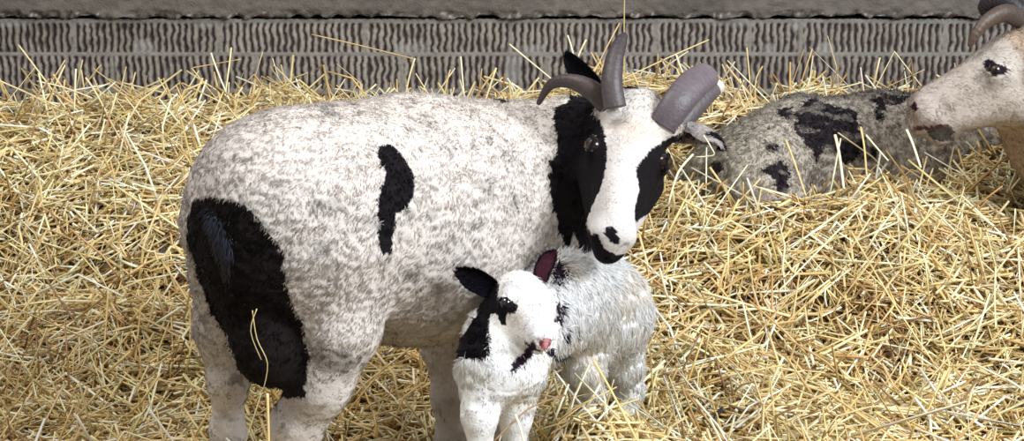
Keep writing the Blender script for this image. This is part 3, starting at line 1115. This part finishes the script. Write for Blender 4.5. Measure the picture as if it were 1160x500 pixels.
def stalks(n, seed, lay, lrange, rrange, upfrac, region=None, tone=None):
    r = np.random.default_rng(seed)
    x = r.uniform(-1.62, 1.62, n)
    y = r.uniform(2.55, 4.60, n)
    if region:
        x = r.uniform(region[0], region[1], n)
        y = r.uniform(region[2], region[3], n)
    L = r.uniform(*lrange, n) * r.uniform(.6, 1.25, n)
    a = r.uniform(0, 2 * np.pi, n) 
    a = np.where(r.random(n) < .45, r.normal(0, .55, n) + np.pi * (r.random(n) < .5), a)
    e = r.normal(.05, .22, n)
    up = r.random(n) < upfrac
    e = np.where(up, r.uniform(.5, 1.35, n), e)
    # follow the slope of the heap
    h0 = H(x, y)
    dx, dy = np.cos(a), np.sin(a)
    gz = (H(x + dx * .04, y + dy * .04) - H(x - dx * .04, y - dy * .04)) / .08
    e = e + np.arctan(gz) * (~up)
    c = np.stack([x, y, h0 + r.uniform(lay[0], lay[1], n) + np.where(up, np.sin(np.abs(e)) * L * .35, 0)], 1)
    d = np.stack([dx * np.cos(e), dy * np.cos(e), np.sin(e)], 1)
    R = r.uniform(*rrange, n)
    bend = r.normal(0, .05, (n, 3)) * (r.random(n) < .5)[:, None]
    kink = (r.random(n) < .10)[:, None]
    bend = np.where(kink, r.normal(0, .28, (n, 3)), bend)
    A = c - d * (L * .5)[:, None]
    Bp = c + d * (L * .5)[:, None]
    Mi = c + bend * L[:, None]
    return A, Mi, Bp, R, r


def stalk_mesh(A, Mi, Bp, R, r, colors, ns=5):
    n = len(A)
    # three rings
    T1 = Mi - A
    T2 = Bp - Mi
    T = [T1, T1 + T2, T2]
    ref = np.array([.31, .17, .93])
    rings = []
    flat = np.where(r.random(n) < .35, .35, .85)
    rot = r.uniform(0, np.pi, n)
    nor = []
    for pt, t, sc in ((A, T[0], 1.0), (Mi, T[1], 1.0), (Bp, T[2], .85)):
        t = t / (np.linalg.norm(t, axis=1, keepdims=True) + 1e-9)
        s = np.cross(t, ref)
        s /= np.linalg.norm(s, axis=1, keepdims=True) + 1e-9
        b = np.cross(t, s)
        s, b = s * np.cos(rot)[:, None] + b * np.sin(rot)[:, None], b * np.cos(rot)[:, None] - s * np.sin(rot)[:, None]
        for k in range(ns):
            a = 2 * math.pi * k / ns
            rings.append(pt + s * (R * sc * math.cos(a))[:, None] + b * (R * sc * flat * math.sin(a))[:, None])
    V = np.stack(rings, 1)          # n, 3*ns, 3
    base = np.arange(n)[:, None] * (3 * ns)
    F = []
    for g in (0, 1):
        for k in range(ns):
            k2 = (k + 1) % ns
            F.append(base + np.array([[g * ns + k, g * ns + k2, (g + 1) * ns + k2, (g + 1) * ns + k]]))
    F = np.concatenate(F)
    caps = np.concatenate([base + np.array([list(range(ns))[::-1]]), base + np.array([[2 * ns + k for k in range(ns)]])])
    C = np.repeat(colors, 3 * ns, 0)
    return V.reshape(-1, 3), F, caps, C


PAL = np.array([srgb(c) for c in ((240, 222, 168), (228, 202, 138), (246, 236, 198), (214, 182, 118), (184, 146, 88), (220, 196, 142), (146, 112, 70), (206, 184, 126), (250, 244, 222))])


def pal_colors(r, n, w):
    w = np.array(w, float)
    c = PAL[r.choice(len(PAL), n, p=w / w.sum())]
    return np.clip(c * r.uniform(.85, 1.12, (n, 1)) * r.normal(1, .03, (n, 3)), 0, .95)


def bedding():
    # bed under the loose stalks
    xs = np.arange(-1.68, 1.69, .014)
    ys = np.arange(2.45, WY - .006, .014)
    X, Y = np.meshgrid(xs, ys, indexing='ij')
    z = H(X.ravel(), Y.ravel()) - .022
    V = np.stack([X.ravel(), Y.ravel(), z], 1)
    C = np.tile(srgb((92, 66, 38)), (len(V), 1)) * (1 + .3 * fbm(V, 40, 3, 3))[:, None]  # brown bed, darkened to paint in the shade of gaps between stalks
    I = np.arange(len(V)).reshape(X.shape)
    Fg = np.stack([I[:-1, :-1].ravel(), I[1:, :-1].ravel(), I[1:, 1:].ravel(), I[:-1, 1:].ravel()], 1)
    VV, QQ, CC, FF5 = [V], [Fg], [np.clip(C, 0, 1)], []
    off = len(V)
    sets = [
        (30000, 101, (-.030, -.008), (.05, .16), (.0016, .0028), .02, (1, 2, .5, 5, 7, 2, 8, 3, .1)),  # deepest layer: browner old straw, also darkened to paint in gap shade
        (34000, 102, (-.012, .010), (.04, .16), (.0015, .0029), .06, (5, 5, 4, 5, 5, 4, 3.5, 3, 1.5)),
        (14500, 103, (.004, .022), (.05, .20), (.0015, .0030), .13, (6, 6, 6, 4, 2, 4, .6, 2, 3)),
        (1300, 105, (.006, .024), (.18, .34), (.0016, .0026), .06, (6, 6, 6, 3, 1, 4, .4, 2, 4)),
        (10000, 104, (.0, .02), (.015, .05), (.0016, .0034), .25, (6, 5, 6, 3, 1, 3, .5, 2, 4)),
    ]
    for n, seed, lay, lr, rr, up, w in sets:
        A, Mi, Bp, R, r = stalks(n, seed, lay, lr, rr, up)
        cols = pal_colors(r, n, w)
        keep = (Bp[:, 1] < WY - .01) & (A[:, 1] < WY - .01) & (Mi[:, 1] < WY - .01)
        keep &= np.maximum(A[:, 2], Bp[:, 2]) < H(Bp[:, 0], Bp[:, 1]) + .125
        for an in ANIMALS:
            for q in (A, Mi, Bp, (A + Mi) / 2, (Mi + Bp) / 2):
                keep &= an(q) > .006
        fl = r.random(n)
        fl = fl[keep]
        V1, Q1, c5, C1 = stalk_mesh(A[keep], Mi[keep], Bp[keep], R[keep], r if False else np.random.default_rng(seed + 9), cols[keep])
        VV.append(V1); QQ.append(Q1 + off); FF5.append(c5 + off); CC.append(C1)
        off += len(V1)
    o = new_mesh('straw_bedding', np.vstack(VV), [np.vstack(QQ), np.vstack(FF5)], M_STRAW, None, np.vstack(CC), True)
    o['kind'] = 'stuff'
    o['label'] = 'deep golden straw bedding heaped over the pen floor'
    o['category'] = 'straw'


bedding()

# single stalks that stand clear of the bedding: (points as photo pixel + distance, radius, tone, label)
LOOSE = [
    ([(21, 51, 4.42), (46, 84, 4.38), (74, 122, 4.33)], .0020, 0, 'long pale straw leaning left across the wall, farthest left of the tall ones'),
    ([(353, 39, 4.50), (410, 52, 4.47), (470, 67, 4.42)], .0016, 3, 'long thin straw sloping down right across the wall above the ewe\'s back'),
    ([(470, 66, 4.42), (463, 90, 4.41), (456, 128, 4.40)], .0020, 0, 'short steep straw meeting the end of the long sloping straw above the ewe\'s back'),
    ([(708, -30, 4.36), (707, 30, 4.38), (707, 130, 4.40)], .0015, 1, 'upright straw running out of the top of the frame behind the upright horn'),
    ([(577, 50, 4.45), (600, 69, 4.43), (640, 102, 4.40)], .0020, 2, 'pale straw slanting down towards the ewe\'s raised black ear'),
    ([(86, 78, 4.38), (85, 102, 4.37), (84, 135, 4.36)], .0022, 2, 'upright pale straw in front of the lower blocks at far left'),
    ([(97, 88, 4.36), (108, 104, 4.35), (122, 130, 4.33)], .0024, 0, 'thick short straw leaning left beside the upright one at far left'),
    ([(239, 60, 4.40), (248, 85, 4.38), (262, 118, 4.35)], .0022, 2, 'tall straw left of two crossing ones above the ewe\'s rump'),
    ([(262, 54, 4.42), (259, 80, 4.40), (254, 115, 4.37)], .0020, 0, 'tall straw right of two crossing ones above the ewe\'s rump'),
    ([(217, 77, 4.44), (240, 73, 4.44), (273, 67, 4.43)], .0014, 3, 'thin nearly level straw across the wall above the ewe\'s rump'),
    ([(217, 77, 4.44), (234, 98, 4.42), (256, 126, 4.36)], .0016, 1, 'thin straw slanting down right from the end of the level straw'),
    ([(-4, 90, 4.36), (28, 104, 4.34), (64, 120, 4.30)], .0022, 0, 'long straw sloping in from the left edge below the blocks'),
    ([(42, 92, 4.35), (72, 99, 4.33), (104, 111, 4.30)], .0020, 2, 'pale straw sloping gently right above the straw line at left'),
    ([(803, 45, 4.46), (760, 64, 4.42), (700, 92, 4.38)], .0016, 1, 'long thin straw rising right between the upright and the broad horn'),
    ([(643, 40, 4.46), (647, 52, 4.45), (653, 76, 4.42)], .0022, 2, 'left straw of a small V behind the raised black ear'),
    ([(664, 45, 4.45), (658, 57, 4.44), (648, 80, 4.42)], .0022, 0, 'right straw of a small V behind the raised black ear'),
    ([(702, 26, 4.46), (685, 58, 4.43), (662, 105, 4.38)], .0015, 3, 'thin straw slanting down left behind the upright horn'),
    ([(766, 62, 4.42), (771, 76, 4.41), (778, 92, 4.38)], .0022, 2, 'pale steep straw just left of the broad ribbed horn'),
    ([(846, 54, 4.44), (849, 86, 4.43), (852, 125, 4.40)], .0018, 1, 'tall upright straw by the wall left of the resting sheep'),
    ([(838, 89, 4.40), (844, 106, 4.39), (853, 130, 4.37)], .0018, 0, 'short straw leaning left beside the tall one left of the resting sheep'),
    ([(864, 75, 4.42), (856, 92, 4.41), (856, 124, 4.38)], .0016, 3, 'curved straw right of the tall one above the resting sheep\'s rump'),
    ([(932, 87, 4.44), (935, 100, 4.43), (939, 124, 4.40)], .0020, 2, 'short pale straw standing behind the resting sheep\'s back'),
    ([(522, 64, 4.42), (524, 88, 4.41), (527, 120, 4.40)], .0018, 2, 'tallest upright pale straw above the middle of the ewe\'s back'),
    ([(562, 77, 4.40), (557, 92, 4.39), (548, 120, 4.38)], .0022, 0, 'thick straw leaning right above the ewe\'s shoulder'),
    ([(510, 79, 4.40), (506, 95, 4.39), (502, 120, 4.38)], .0017, 3, 'slim straw just left of the tallest one above the ewe\'s back'),
    ([(890, 158, 3.90), (900, 184, 3.87), (913, 222, 3.82)], .0022, 1, 'straw leaning left in front of the resting sheep\'s dark hip spot'),
    ([(946, 153, 3.92), (951, 176, 3.89), (956, 214, 3.84)], .0032, 2, 'broad pale straw standing in front of the resting sheep\'s middle'),
    ([(975, 144, 3.96), (979, 166, 3.93), (982, 200, 3.88)], .0022, 1, 'upright straw in front of the resting sheep\'s dark patch'),
    ([(981, 153, 3.96), (992, 166, 3.94), (1006, 182, 3.91)], .0022, 2, 'pale straw falling to the right in front of the resting sheep'),
    ([(1027, 147, 3.82), (1034, 163, 3.80), (1043, 190, 3.76)], .0028, 2, 'thick pale straw under the right sheep\'s nose'),
    ([(964, 262, 3.52), (1010, 340, 3.44), (1058, 412, 3.38)], .0020, 1, 'very long straw slanting down right across the open bedding on the right'),
    ([(982, 228, 3.66), (900, 312, 3.52), (882, 330, 3.50)], .0016, 2, 'long thin straw slanting down left across the open bedding'),
    ([(1128, 302, 3.50), (1127, 335, 3.47), (1128, 372, 3.42)], .0018, 0, 'upright straw in the hollow near the right edge'),
    ([(672, 408, 2.98), (694, 446, 2.95), (724, 504, 2.90)], .0022, 1, 'long straw slanting down in front of the lamb\'s hind leg'),
    ([(678, 424, 2.97), (684, 446, 2.96), (688, 470, 2.94)], .0019, 2, 'short pale straw beside the long one before the lamb\'s hind leg'),
    ([(640, 448, 2.96), (598, 464, 2.92), (556, 504, 2.88)], .0016, 6, 'dark curved stem crossing in front of the lamb\'s forelegs'),
    ([(584, 470, 2.90), (590, 487, 2.89), (595, 508, 2.88)], .0020, 2, 'pale straw standing before the lamb\'s right foreleg'),
    ([(303, 446, 2.88), (304, 478, 2.87), (305, 520, 2.86)], .0022, 1, 'upright straw between the ewe\'s hind legs'),
    ([(286, 352, 2.86), (291, 384, 2.855), (303, 412, 2.85), (298, 443, 2.855)], .0009, 7, 'wispy bent straw caught on the ewe\'s black rear'),
    ([(291, 350, 2.858), (284, 376, 2.853), (296, 408, 2.85)], .0008, 7, 'finer straw caught beside the wispy one on the ewe\'s black rear'),
    ([(442, 168, 3.02), (442, 174, 3.015), (440, 182, 3.01)], .0015, 2, 'tiny pale straw stuck on the top of the ewe\'s flank patch'),
    ([(797, 153, 3.13), (806, 168, 3.12), (808, 176, 3.12), (788, 178, 3.12)], .0012, 2, 'thin bent straw hanging under the ewe\'s drooping ear'),
    ([(785, 175, 3.40), (768, 196, 3.38), (757, 232, 3.36)], .0020, 2, 'pale straw slanting down beside the ewe\'s right cheek'),
    ([(820, 463, 3.32), (812, 470, 3.32), (806, 484, 3.31)], .0046, 8, 'short dark husk lying in the foreground right of the lamb'),
]


def loose_stalks():
    rr = np.random.default_rng(5)
    for pts, rad, tone, label in LOOSE:
        w = np.array([P(*q) for q in pts])
        V, F, sv = tube(w, np.full(len(w), rad) * np.linspace(1, .8, len(w)), 7, .75, 0, 0, (.3, -.5, .8), 4, False)
        c = PAL[tone] if tone != 8 else srgb((70, 62, 58))
        C = np.tile(c, (len(V), 1)) * (1 + .08 * noise3(V, 60, 3))[:, None]
        nodes = (np.abs(np.sin(sv * 7)) > .995)
        C[nodes] *= .7
        o = new_mesh('straw_stalk' if tone != 8 else 'straw_husk', V, F, M_STRAW, None, np.clip(C, 0, .95), True, w[-1])
        o['label'] = label
        o['category'] = 'straw'
        o['group'] = 'single straw stalks standing clear of the bedding'


loose_stalks()
